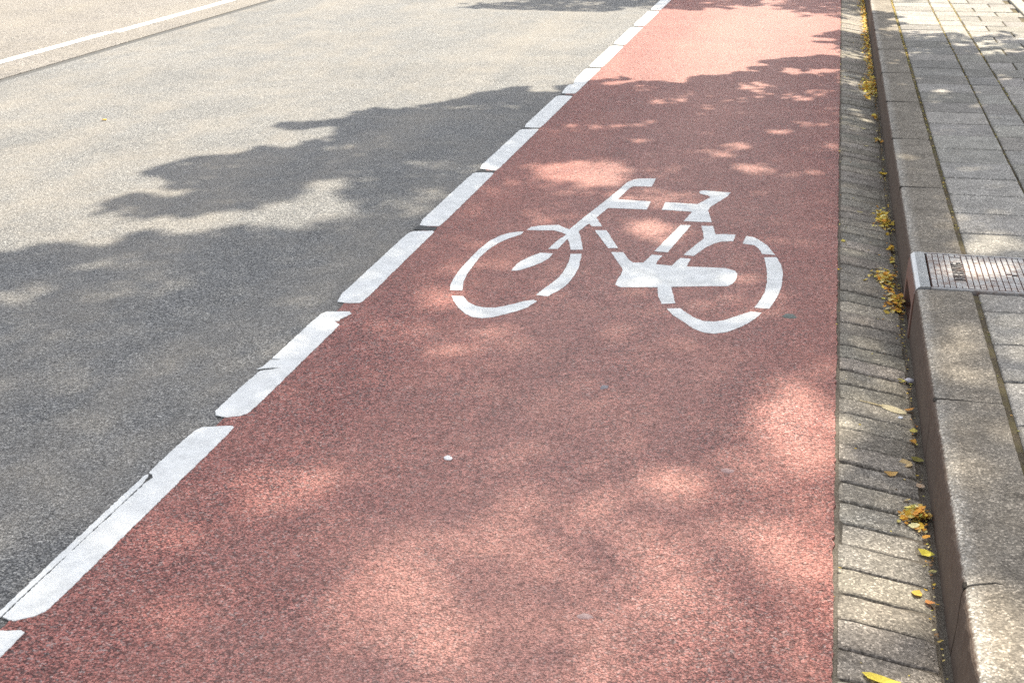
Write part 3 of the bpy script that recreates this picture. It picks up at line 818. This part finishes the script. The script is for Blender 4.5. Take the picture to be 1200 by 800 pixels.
for i in range(ncol):
    xa = lx0 + i * pitch + .0018; xb = lx0 + (i + 1) * pitch - .0018
    if i in (4, 5):                               # the name stands here
        continue
    off = (i % 2) * py * .5
    y = ly0 + .002 - off
    while y < ly1 - .004:
        ya, yb = max(y + .0012, ly0 + .002), min(y + py - .0012, ly1 - .002)
        y += py
        if yb - ya < .004: continue
        if i in (13, 14) and abs((ya + yb) / 2 - (ly0 + .47 * (ly1 - ly0))) < .009: continue
        h = TOP - .0006 + random.uniform(-.0007, .0003)
        grid_box(mb, xa, xb, ya, yb, TOP - .0058, h, .0012)
xa = lx0 + 4 * pitch
grid_box(mb, xa + .002, xa + 2 * pitch - .002, ly0 + .029, ly1 - .029, TOP - .0058, TOP - .0036, .0006)
for (ya, yb) in ((ly0 + .002, ly0 + .026), (ly1 - .026, ly1 - .002)):
    for i in (4, 5):
        grid_box(mb, lx0 + i * pitch + .0018, lx0 + (i + 1) * pitch - .0018, ya, yb, TOP - .0058, TOP - .0006, .0012)
o = mb.build('stud', M['iron'], None, False, origin=org); o.name = 'stud_pattern'; o.parent = lid
mb = MB(); yc = ly0 + .47 * (ly1 - ly0)
grid_box(mb, lx0 + 13 * pitch + .002, lx0 + 15 * pitch - .004, yc - .005, yc + .005, TOP - .006, TOP - .0048, .0004)
o = dadd(mb, 'key_slot', M['dark'], lid)
cu = bpy.data.curves.new('cast_name', 'FONT')
cu.body = 'NERING'; cu.size = .052; cu.extrude = .0026; cu.align_x = 'CENTER'; cu.space_character = 1.12; cu.offset = .0009
to = bpy.data.objects.new('cast_name', cu); COL.objects.link(to)
bpy.context.view_layer.update()
me = bpy.data.meshes.new_from_object(to.evaluated_get(bpy.context.evaluated_depsgraph_get()))
bpy.data.objects.remove(to)
for v in me.vertices:                             # lettering reads from the near side to the far side
    x, y, z = v.co
    v.co = (lx0 + 5.88 * pitch - y - org[0], x + (ly0 + ly1) / 2 - org[1], TOP - .0028 + z)
me.materials.clear()
link('raised_lettering', me, M['iron_dark'], lid)

# ------------------------------------------------------------------ fallen leaves, twigs and pebbles
PAL = [(.78, .50, .06), (.86, .62, .11), (.82, .6, .2), (.68, .33, .05), (.5, .22, .05), (.74, .62, .18), (.84, .7, .36), (.28, .16, .07), (.58, .52, .12)]
def flake(mb, c, s, col, up=None, curl=.5, yaw=None):
    yaw = random.uniform(0, 6.283) if yaw is None else yaw
    ex = Vector((math.cos(yaw), math.sin(yaw), random.uniform(-.35, .35) if up is None else up)).normalized()
    ey = Vector((-math.sin(yaw), math.cos(yaw), random.uniform(-.6, .6) if up is None else 0)).normalized()
    nz = ex.cross(ey).normalized()
    if nz.z < 0: nz = -nz
    w = s * random.uniform(.2, .46)
    k = curl * random.uniform(.3, 1.3) * s
    pts = [(-.5, 0, .35), (-.22, .8, .1), (.15, 1, .05), (.5, .1, .4), (.15, -.9, .25), (-.25, -.85, .2), (0, 0, -.02)]
    vs = [Vector(c) + ex * (a * s) + ey * (b * w) + nz * (h * k) for a, b, h in pts]
    lo = min(v.z for v in vs)
    vs = [v + Vector((0, 0, max(0, c[2] - lo))) for v in vs]
    mb.add(vs, [(0, 1, 6), (1, 2, 6), (2, 3, 6), (3, 4, 6), (4, 5, 6), (5, 0, 6)], col)
def shade_of(c, a=.18):
    k = random.uniform(1 - a, 1 + a); return tuple(min(.9, x * k) for x in c)

def pile(x, y, rx, ry, h, n, pal, label, size=(.012, .026)):
    mb = MB()
    z0 = gz(x)
    for i in range(n):
        a = random.uniform(0, 6.283); r_ = min(1.3, abs(random.gauss(0, .6 if n > 60 else .38)))
        wob_ = 1 + .5 * noise.noise((math.cos(a) * 1.6 + x * 30, math.sin(a) * 1.6 + y * 30, 0))
        px, py_ = x + rx * r_ * wob_ * math.cos(a), y + ry * r_ * wob_ * math.sin(a)
        px = min(px, .326)
        z = gz(px) + .6 * h * max(0, 1 - r_ ** 1.2) * random.random() + .001
        flake(mb, (px, py_, z), random.uniform(*size), shade_of(random.choice(pal), .3), curl=.35)
    o = mb.build('leaf_pile', M['litter'], None, origin=(x, y, z0)); o.location = (x, y, z0)
    tag(o, label, 'leaf pile', 'heaps of fallen leaves along the kerb')
Yel = [PAL[0], PAL[1], PAL[1], PAL[2], PAL[5], PAL[6], PAL[3]]
Ora = [PAL[0], PAL[3], PAL[3], PAL[4], PAL[2], PAL[6], PAL[7]]
Gre = [(.5, .56, .16), PAL[5], PAL[2], PAL[3], PAL[0], PAL[2], PAL[6], PAL[3], (.85, .45, .12)]
pile(.290, 5.92, .042, .17, .03, 170, Yel, 'golden yellow leaf heap lying against the kerb just beyond the drain')
pile(.272, 5.06, .047, .13, .035, 150, Yel + [PAL[3]], 'yellow and orange leaf heap lying right in front of the drain inlet')
pile(.300, 4.80, .034, .15, .035, 170, Ora + [PAL[1]], 'orange brown leaf heap trailing along the near end of the drain inlet')
pile(.296, 3.14, .034, .082, .028, 110, Gre, 'loose heap of green, orange and brown leaves near the bottom of the gutter', (.014, .03))
pile(.283, 9.25, .048, .34, .03, 620, Yel, 'long bright yellow leaf heap at the far kerb, at the edge of the sunny strip')
pile(.306, 5.50, .020, .07, .014, 26, Yel, 'small yellow leaf clump between the golden heap and the drain')
pile(.306, 5.33, .016, .05, .012, 18, Yel + Gre, 'small greenish leaf clump just beyond the drain inlet heap')
pile(.300, 7.62, .024, .09, .014, 30, Yel, 'small yellow leaf clump alone in the far gutter, beyond the golden heap')
pile(.300, 8.28, .03, .12, .014, 40, Yel, 'small yellow leaf clump close behind the long bright yellow heap')
# the continuous band of litter far along the kerb, and crumbs in the gutter
mb = MB()
for i in range(2600):
    y = 9.3 + random.random() * 16
    x = .322 - abs(random.gauss(0, .026))
    flake(mb, (x, y, gz(x) + random.uniform(.001, .02) * random.random()), random.uniform(.012, .026), shade_of(random.choice(Yel + [PAL[3]])))
for i in range(420):
    y = 2.3 + random.random() ** 1.0 * 7.2
    x = .322 - abs(random.gauss(0, .012))
    flake(mb, (x, y, gz(x)), random.uniform(.004, .011), shade_of(random.choice(PAL + [PAL[7], PAL[7], (.1, .07, .05)])))
for i in range(90):
    y = 2.3 + random.random() * 10; x = random.uniform(.12, .31)
    flake(mb, (x, y, gz(x) + .001), random.uniform(.004, .009), shade_of(random.choice(PAL + [(.12, .09, .06)])))
for i in range(60):
    y = 2.3 + random.random() * 14; x = random.choice([.105, .112, .52]) + random.gauss(0, .003)
    flake(mb, (x, y, .004 if x < .3 else .124), random.uniform(.005, .01), shade_of(random.choice(PAL)))
tag(mb.build('fallen_leaves', M['litter']), 'fine yellow and brown leaf litter scattered along the kerb', 'leaf litter', kind='stuff')
mb = MB()
MOS = [(.2, .2, .05), (.3, .28, .07), (.42, .34, .1), (.5, .36, .1), (.24, .17, .09)]
for i in range(2400):
    y = 2.2 + (random.random() ** .7) * 14
    far = min(1, max(0, (y - 4.0) / 4.5))
    if random.random() > .05 + .95 * far: continue
    if random.random() < .55: x, z = .5225 + random.gauss(0, .0045), .121
    elif random.random() < .6: x, z = .833 + random.gauss(0, .003), .123
    else: x, z = 1.004 + random.gauss(0, .003), .125
    flake(mb, (x, y, z + random.uniform(0, .006)), random.uniform(.005, .013), shade_of(random.choice(MOS if y < 9.5 else MOS[1:4] + PAL[:3]), .3))
tag(mb.build('joint_moss', M['litter']), 'moss and seed litter filling the pavement joints', 'moss', kind='stuff')

LV = [  # x, y, size, colour, label
 (.292, 4.05, .026, (.6, .5, .12), 'small yellow leaf lying beside the grey pebble in the gutter'),
 (.312, 3.99, .022, (.55, .33, .1), 'small tan leaf by the kerb, just below the grey pebble'),
 (.306, 3.83, .032, (.6, .28, .06), 'orange leaf touching the thick end of the pale stalk'),
 (.311, 3.68, .024, (.5, .42, .1), 'yellow green leaf by the kerb, first one below the stalk'),
 (.305, 3.60, .034, (.58, .3, .05), 'dark orange leaf by the kerb, second one below the stalk'),
 (.312, 3.49, .036, (.3, .26, .07), 'olive brown crumpled leaf by the kerb below the dark orange one'),
 (.279, 3.44, .042, (.66, .48, .24), 'pale tan curled leaf a hand away from the kerb'),
 (.238, 3.352, .042, (.64, .4, .14), 'tan leaf resting over a brick joint in mid gutter'),
 (.312, 3.33, .026, (.62, .46, .32), 'pinkish tan leaf at the kerb just above the loose leaf heap'),
 (.306, 2.965, .040, (.58, .5, .06), 'curved yellow green leaf just below the loose leaf heap'),
 (.318, 2.89, .018, (.55, .5, .2), 'tiny pale leaf at the kerb foot, lower down than the curved one'),
 (.276, 2.768, .032, (.7, .46, .08), 'bright yellow leaf on the sunlit gutter bricks'),
 (.303, 2.742, .026, (.6, .26, .08), 'small orange leaf fragment at the end of the sunlit bricks'),
 (.190, 2.385, .075, (.7, .56, .08), 'large yellow green leaf cut off by the bottom edge'),
 (.190, 5.98, .030, (.45, .38, .2), 'pale dry leaf in mid gutter level with the golden heap'),
 (.120, 5.47, .030, (.6, .48, .1), 'yellow leaf at the red asphalt edge of the gutter'),
 (.306, 6.82, .050, (.72, .47, .04), 'bright yellow leaf against the kerb well beyond the golden heap'),
 (.228, 7.84, .034, (.6, .52, .3), 'pale leaf alone in the far mid gutter'),
 (.235, 7.39, .030, (.6, .52, .3), 'pale leaf in the far mid gutter, nearer than its twin'),
]
for (x, y, s_, c, lab) in LV:
    mb = MB(); z = gz(x) + .0015
    if s_ > .05 and y < 3:       # the big one: a longer blade with a midrib fold
        yaw = -.25
        pts = [(-.5, 0, .012), (-.3, .16, .008), (0, .22, .004), (.3, .14, .006), (.52, 0, .014), (.3, -.14, .012), (0, -.2, .012), (-.3, -.15, .012), (0, 0, 0)]
        vs = [(x + s_ * (a * math.cos(yaw) - b * math.sin(yaw)), y + s_ * 1.2 * (a * math.sin(yaw) + b * math.cos(yaw)), z + h) for a, b, h in pts]
        mb.add(vs, [(i, (i + 1) % 8, 8) for i in range(8)], c)
    else:
        flake(mb, (x, y, z), s_, c, up=.1, curl=.55)
    o = mb.build('fallen_leaf', M['litter'], None, origin=(x, y, z)); o.location = (x, y, z)
    tag(o, lab, 'leaf', 'single leaves lying in the gutter')
mb = MB(); flake(mb, (-3.902, 7.075, .003), .045, (.75, .45, .05), up=.1); o = mb.build('fallen_leaf', M['litter'], None, origin=(-3.902, 7.075, .003)); o.location = (-3.902, 7.075, .003)
tag(o, 'lone yellow leaf lying on the sunlit grey road', 'leaf')
# the stalk with its pale winged bract
st = empty('dry_stalk', (.21, 3.80, gz(.21)))
tag(st, 'long straw coloured stalk with a pale papery bract across the gutter bricks', 'stalk')
def tube(mb, pts, rad, col=None, k=7):
    rings = []
    n = len(pts)
    for i, p in enumerate(pts):
        p = Vector(p); d = (Vector(pts[min(i + 1, n - 1)]) - Vector(pts[max(i - 1, 0)])).normalized()
        a = d.orthogonal().normalized(); b = d.cross(a)
        r_ = rad[i] if isinstance(rad, (list, tuple)) else rad
        rings.append([p + (a * math.cos(t) + b * math.sin(t)) * r_ for t in [6.2832 * j / k for j in range(k)]])
    vs = [v for q in rings for v in q]
    fs = [(i * k + j, i * k + (j + 1) % k, (i + 1) * k + (j + 1) % k, (i + 1) * k + j) for i in range(n - 1) for j in range(k)]
    fs += [tuple(reversed(range(k))), tuple((n - 1) * k + j for j in range(k))]
    mb.add(vs, fs, col)
def sub(mb, name, mat, par):
    o = mb.build(name, mat, None, origin=tuple(par.location)); o.parent = par; return o
mb = MB(); sx = [.166, .19, .212, .232]
tube(mb, [(x, 3.808 - (x - .166) * .06, gz(x) + .005) for x in sx], [.0012, .0017, .002, .0022], (.75, .62, .36)); sub(mb, 'stem', M['litter'], st)
mb = MB()
xs = [.228, .245, .262, .28, .296]; ww = [.006, .014, .016, .012, .003]
vs = []
for x, w in zip(xs, ww):
    yc = 3.804 - (x - .228) * .2
    vs += [(x, yc - w, gz(x) + .003), (x, yc, gz(x) + .0055), (x, yc + w, gz(x) + .008)]
mb.add(vs, [(i * 3 + j, (i + 1) * 3 + j, (i + 1) * 3 + j + 1, i * 3 + j + 1) for i in range(4) for j in range(2)], (.7, .6, .38)); sub(mb, 'bract', M['litter'], st)

def pebble(name, x, y, z, r_, col, label, cat, flat=.6, grp=None):
    bm = bmesh.new(); bmesh.ops.create_icosphere(bm, subdivisions=3, radius=1)
    for v in bm.verts:
        k = 1 + .25 * noise.noise(v.co * 1.3 + Vector((x * 50, y * 50, 0))) + .08 * noise.noise(v.co * 5)
        v.co = Vector((v.co.x * r_ * k * 1.25, v.co.y * r_ * k, v.co.z * r_ * k * flat))
    me = bpy.data.meshes.new(name); bm.to_mesh(me); bm.free()
    at = me.color_attributes.new('tint', 'FLOAT_COLOR', 'CORNER'); at.data.foreach_set('color', list((*col, 1)) * len(me.loops))
    o = link(name, me, M['stone'], None, True); o.location = (x, y, z + r_ * flat * .6)
    tag(o, label, cat, grp); return o
pebble('pebble', .3155, 4.063, gz(.3155), .011, (.5, .48, .52), 'pale grey pebble lying at the kerb foot beside a yellow leaf', 'pebble')
pebble('pebble', .278, 3.755, gz(.278), .0055, (.75, .78, .85), 'tiny bluish white pebble just below the straw coloured stalk', 'pebble')
pebble('pebble', -.8667, 3.145, .005, .009, (.85, .84, .82), 'small white stone chip lying alone on the red lane', 'pebble')
GUM = [(-.0544, 4.477, .020, .026, (.10, .115, .105), 'dark green flattened gum spot near the rear wheel symbol'),
       (-.1653, 3.233, .017, .014, (.29, .19, .18), 'grey gum spot below the bright sun patch by the gutter'),
       (-.397, 2.47, .015, .011, (.29, .2, .19), 'grey gum spot low on the red lane close to the bottom edge'),
       (-.5547, 3.7226, .012, .016, (.22, .2, .21), 'small bluish gum spot in the middle of the red lane below the chain guard')]
for (x, y, rx, ry, c, lab) in GUM:
    mb = MB(); P = []
    for i in range(22):
        a = 6.2832 * i / 22; k = 1 + .45 * noise.noise((math.cos(a) * 2.0 + x * 9, math.sin(a) * 1.5, y))
        P.append((x + rx * k * math.cos(a), y + ry * k * math.sin(a)))
    vs = [(*p, .004) for p in P] + [(x + (p[0] - x) * .85, y + (p[1] - y) * .85, .0056) for p in P] + [(x, y, .0059)]
    fs = [(i, (i + 1) % 22, 22 + (i + 1) % 22, 22 + i) for i in range(22)] + [(22 + i, 22 + (i + 1) % 22, 44) for i in range(22)]
    mb.add(vs, fs, c)
    o = mb.build('gum_spot', M['stone'], None, True, origin=(x, y, .004)); o.location = (x, y, .004)
    tag(o, lab, 'gum spot', 'old gum spots on the red lane')

# ------------------------------------------------------------------ sun, sky
AZ, EL = R(12), R(55)
SUN = Vector((math.sin(AZ) * math.cos(EL), math.cos(AZ) * math.cos(EL), math.sin(EL)))
w = bpy.data.worlds.new('World'); S.world = w; w.use_nodes = True
nt = w.node_tree
sky = nt.nodes.new('ShaderNodeTexSky'); sky.sky_type = 'NISHITA'; sky.sun_disc = False
sky.sun_elevation = EL; sky.sun_rotation = AZ; sky.altitude = 10; sky.air_density = 1.0; sky.dust_density = 1.6; sky.ozone_density = 1.0
hs = nt.nodes.new('ShaderNodeHueSaturation'); hs.inputs['Saturation'].default_value = .3      # a milky, hazy summer sky
nt.links.new(sky.outputs[0], hs.inputs['Color'])
bg = nt.nodes['Background']; nt.links.new(hs.outputs[0], bg.inputs[0]); bg.inputs[1].default_value = SKY_STRENGTH
ld = bpy.data.lights.new('sun', 'SUN'); ld.energy = SUN_STRENGTH; ld.angle = R(.53); ld.color = (1, .925, .775)
lo = bpy.data.objects.new('sun', ld); COL.objects.link(lo)
lo.rotation_euler = SUN.to_track_quat('Z', 'Y').to_euler(); lo.location = SUN * 40

# ------------------------------------------------------------------ street trees on the pavement; their crowns shade the road
def inside(P, x, y):
    P = np.array(P); x1, y1 = P[:, 0], P[:, 1]; x2, y2 = np.roll(x1, -1), np.roll(y1, -1)
    res = np.zeros(len(x), bool)
    for a, b, c, d in zip(x1, y1, x2, y2):
        if b == d: continue
        hit = ((b > y) != (d > y)) & (x < (c - a) * (y - b) / (d - b) + a)
        res ^= hit
    return res
def openness(x, y):
    o = np.zeros(len(x))
    for cx, cy, ax, ay, bx, by, s_ in GAPS:
        det = ax * by - ay * bx
        dx, dy = x - cx, y - cy
        u = (dx * by - dy * bx) / det; v = (dy * ax - dx * ay) / det
        r_ = np.sqrt(u * u + v * v)
        o = np.maximum(o, s_ * np.clip((1.35 - r_) / .5, 0, 1))
    return o
def wave(x, y, k, n, seed):
    g = np.random.default_rng(seed); out = np.zeros(len(x))
    for _ in range(n):
        a = g.uniform(0, 2 * np.pi); f = k * g.uniform(.6, 1.7)
        out += np.sin((x * np.cos(a) + y * np.sin(a)) * f + g.uniform(0, 6.28))
    return out / np.sqrt(n / 2)
cotx, coty = SUN.x / SUN.z, SUN.y / SUN.z
def make_tree(label, root, poly, box, zf, n, trunk_h):
    t = empty('street_tree', root); tag(t, label, 'tree', 'street trees on the pavement')
    x = rng.uniform(box[0], box[1], n * 3); y = rng.uniform(box[2], box[3], n * 3)
    wx, wy = wave(x, y, 5.0, 8, 1) * .03 + wave(x, y, 15.0, 12, 2) * .045, wave(x, y, 5.0, 8, 3) * .045 + wave(x, y, 15.0, 12, 4) * .06
    keep = inside(poly, x + wx, y + wy); x, y, wx, wy = x[keep], y[keep], wx[keep], wy[keep]
    op = openness(x + wx * .5, y + wy * .5)
    holes = np.clip((wave(x, y, 8.0, 14, 5) - 1.4) * 1.2, 0, .6) * np.clip((y - 3.2) / 2.5, .15, 1)          # small chinks between the sprays of leaves
    op = np.maximum(op, holes)
    keep = rng.random(len(x)) > op ** .68
    x, y = x[keep][:n], y[keep][:n]
    z = zf(x, y, rng.random(len(x)))
    # ground level lies .13 higher on the pavement
    gl = np.where(x > .33, .13, 0.0)
    px, py_ = x + (z - gl) * cotx, y + (z - gl) * coty
    m_ = len(px)
    yaw = rng.uniform(0, 2 * np.pi, m_); tilt = rng.normal(0, .5, m_); til2 = rng.normal(0, .35, m_)
    ln = rng.uniform(.05, .085, m_) * np.clip(1.25 - z * .05, .7, 1); wd = ln * rng.uniform(.36, .46, m_)
    ex = np.stack([np.cos(yaw) * np.cos(tilt), np.sin(yaw) * np.cos(tilt), np.sin(tilt)], 1)
    ey = np.stack([-np.sin(yaw) * np.cos(til2), np.cos(yaw) * np.cos(til2), np.sin(til2)], 1)
    nz = np.cross(ex, ey)
    C = np.stack([px, py_, z], 1)
    shp = [(-.5, 0, 0), (-.2, 1, .12), (.2, .8, .12), (.55, 0, -.05), (.2, -.8, .12), (-.2, -1, .12)]
    V = np.stack([C + ex * (a * ln)[:, None] + ey * (b * wd)[:, None] + nz * (h * ln)[:, None] for a, b, h in shp], 1).reshape(-1, 3)
    V -= np.array(root)
    me = bpy.data.meshes.new('crown')
    nf = m_ * 2
    me.vertices.add(m_ * 6); me.vertices.foreach_set('co', V.astype(np.float32).ravel())
    base = np.arange(m_)[:, None] * 6
    loops = np.concatenate([base + np.array([0, 1, 2, 3]), base + np.array([0, 3, 4, 5])], 1).ravel()
    me.loops.add(nf * 4); me.loops.foreach_set('vertex_index', loops.astype(np.int32))
    me.polygons.add(nf); me.polygons.foreach_set('loop_start', np.arange(nf, dtype=np.int32) * 4)
    at = me.color_attributes.new('tint', 'FLOAT_COLOR', 'CORNER')
    k = rng.uniform(.7, 1.25, m_); g2 = rng.uniform(.85, 1.15, m_)
    cl = np.stack([.06 * k * g2, .105 * k, .028 * k, np.ones(m_)], 1)
    at.data.foreach_set('color', np.repeat(cl, 8, 0).astype(np.float32).ravel())
    me.update(calc_edges=True); me.validate()
    link('crown', me, M['leaf'], t)
    # trunk and limbs
    mb = MB()
    top = Vector((root[0] - .1, root[1] - .1, trunk_h))
    tube(mb, [(root[0], root[1], .02), (root[0], root[1], .2), (root[0] - .01, root[1], 1.0), (root[0] - .04, root[1] - .03, 2.2), tuple(top)], [.22, .17, .15, .14, .12], k=14)
    ids = rng.choice(m_, 46, replace=False)
    for q, i in enumerate(ids):
        e = Vector(C[i]) - Vector((0, 0, .05))
        b0 = Vector((root[0] - .07, root[1] - .07, trunk_h - random.uniform(0, .7)))
        mid = b0.lerp(e, .45) + Vector((random.uniform(-.2, .2), random.uniform(-.2, .2), random.uniform(.2, .6)))
        if mid.z > e.z + .4: mid.z = e.z + .2
        r0 = random.uniform(.035, .07) if q < 9 else random.uniform(.015, .03)
        ps = [b0, b0.lerp(mid, .5) + Vector((0, 0, .1)), mid, mid.lerp(e, .55), e]
        tube(mb, [tuple(p) for p in ps], [r0, r0 * .8, r0 * .55, r0 * .3, .004], k=7)
    o = mb.build('trunk', M['bark'], None, True, origin=root); o.parent = t

def zf_near(x, y, u):            # low drooping boughs on the road side, tall crown above the pavement
    f = np.clip((9.5 - y) / 7.5, 0, 1) * np.clip((x + 4.2) / 2.2, .12, 1)
    return 3.3 + f * 7.0 + u * (.5 + f * 4.0)
def zf_far(x, y, u):
    return 3.6 + np.clip((17.5 - y) / 4.5, 0, 1) * 1.5 + u * 1.0
make_tree('leafy street tree in the soil bed, overhanging the cycle lane', (2.3, 12.3, .1), SHADE_NEAR, (-5.5, 3.0, .2, 12.6), zf_near, LEAVES_NEAR, 3.3)
make_tree('leafy street tree farther along the pavement', (2.3, 19.2, .1), SHADE_FAR, (-5.5, 3.2, 12.6, 18.5), zf_far, LEAVES_FAR, 3.3)

# ------------------------------------------------------------------ camera and render settings
cd = bpy.data.cameras.new('camera'); cam = bpy.data.objects.new('camera', cd); COL.objects.link(cam)
cd.sensor_fit = 'HORIZONTAL'; cd.sensor_width = 36; cd.lens = 49.2; cd.clip_start = .05; cd.clip_end = 900
cam.location = (0, 0, 1.511); cam.rotation_euler = (R(90 - 20.0027), 0, R(12.5338))
S.camera = cam
cd.dof.use_dof = True; cd.dof.focus_distance = 4.6; cd.dof.aperture_fstop = 20.0
vs_ = S.view_settings
S.display_settings.display_device = 'sRGB'
vs_.view_transform = 'Standard'; vs_.look = 'None'; vs_.exposure = EXPOSURE; vs_.gamma = 1; vs_.use_curve_mapping = False
S.render.engine = 'CYCLES'
S.cycles.max_bounces = 6; S.cycles.diffuse_bounces = 3; S.cycles.transmission_bounces = 3; S.cycles.glossy_bounces = 2
S.cycles.use_denoising = False
S.cycles.use_adaptive_sampling = False
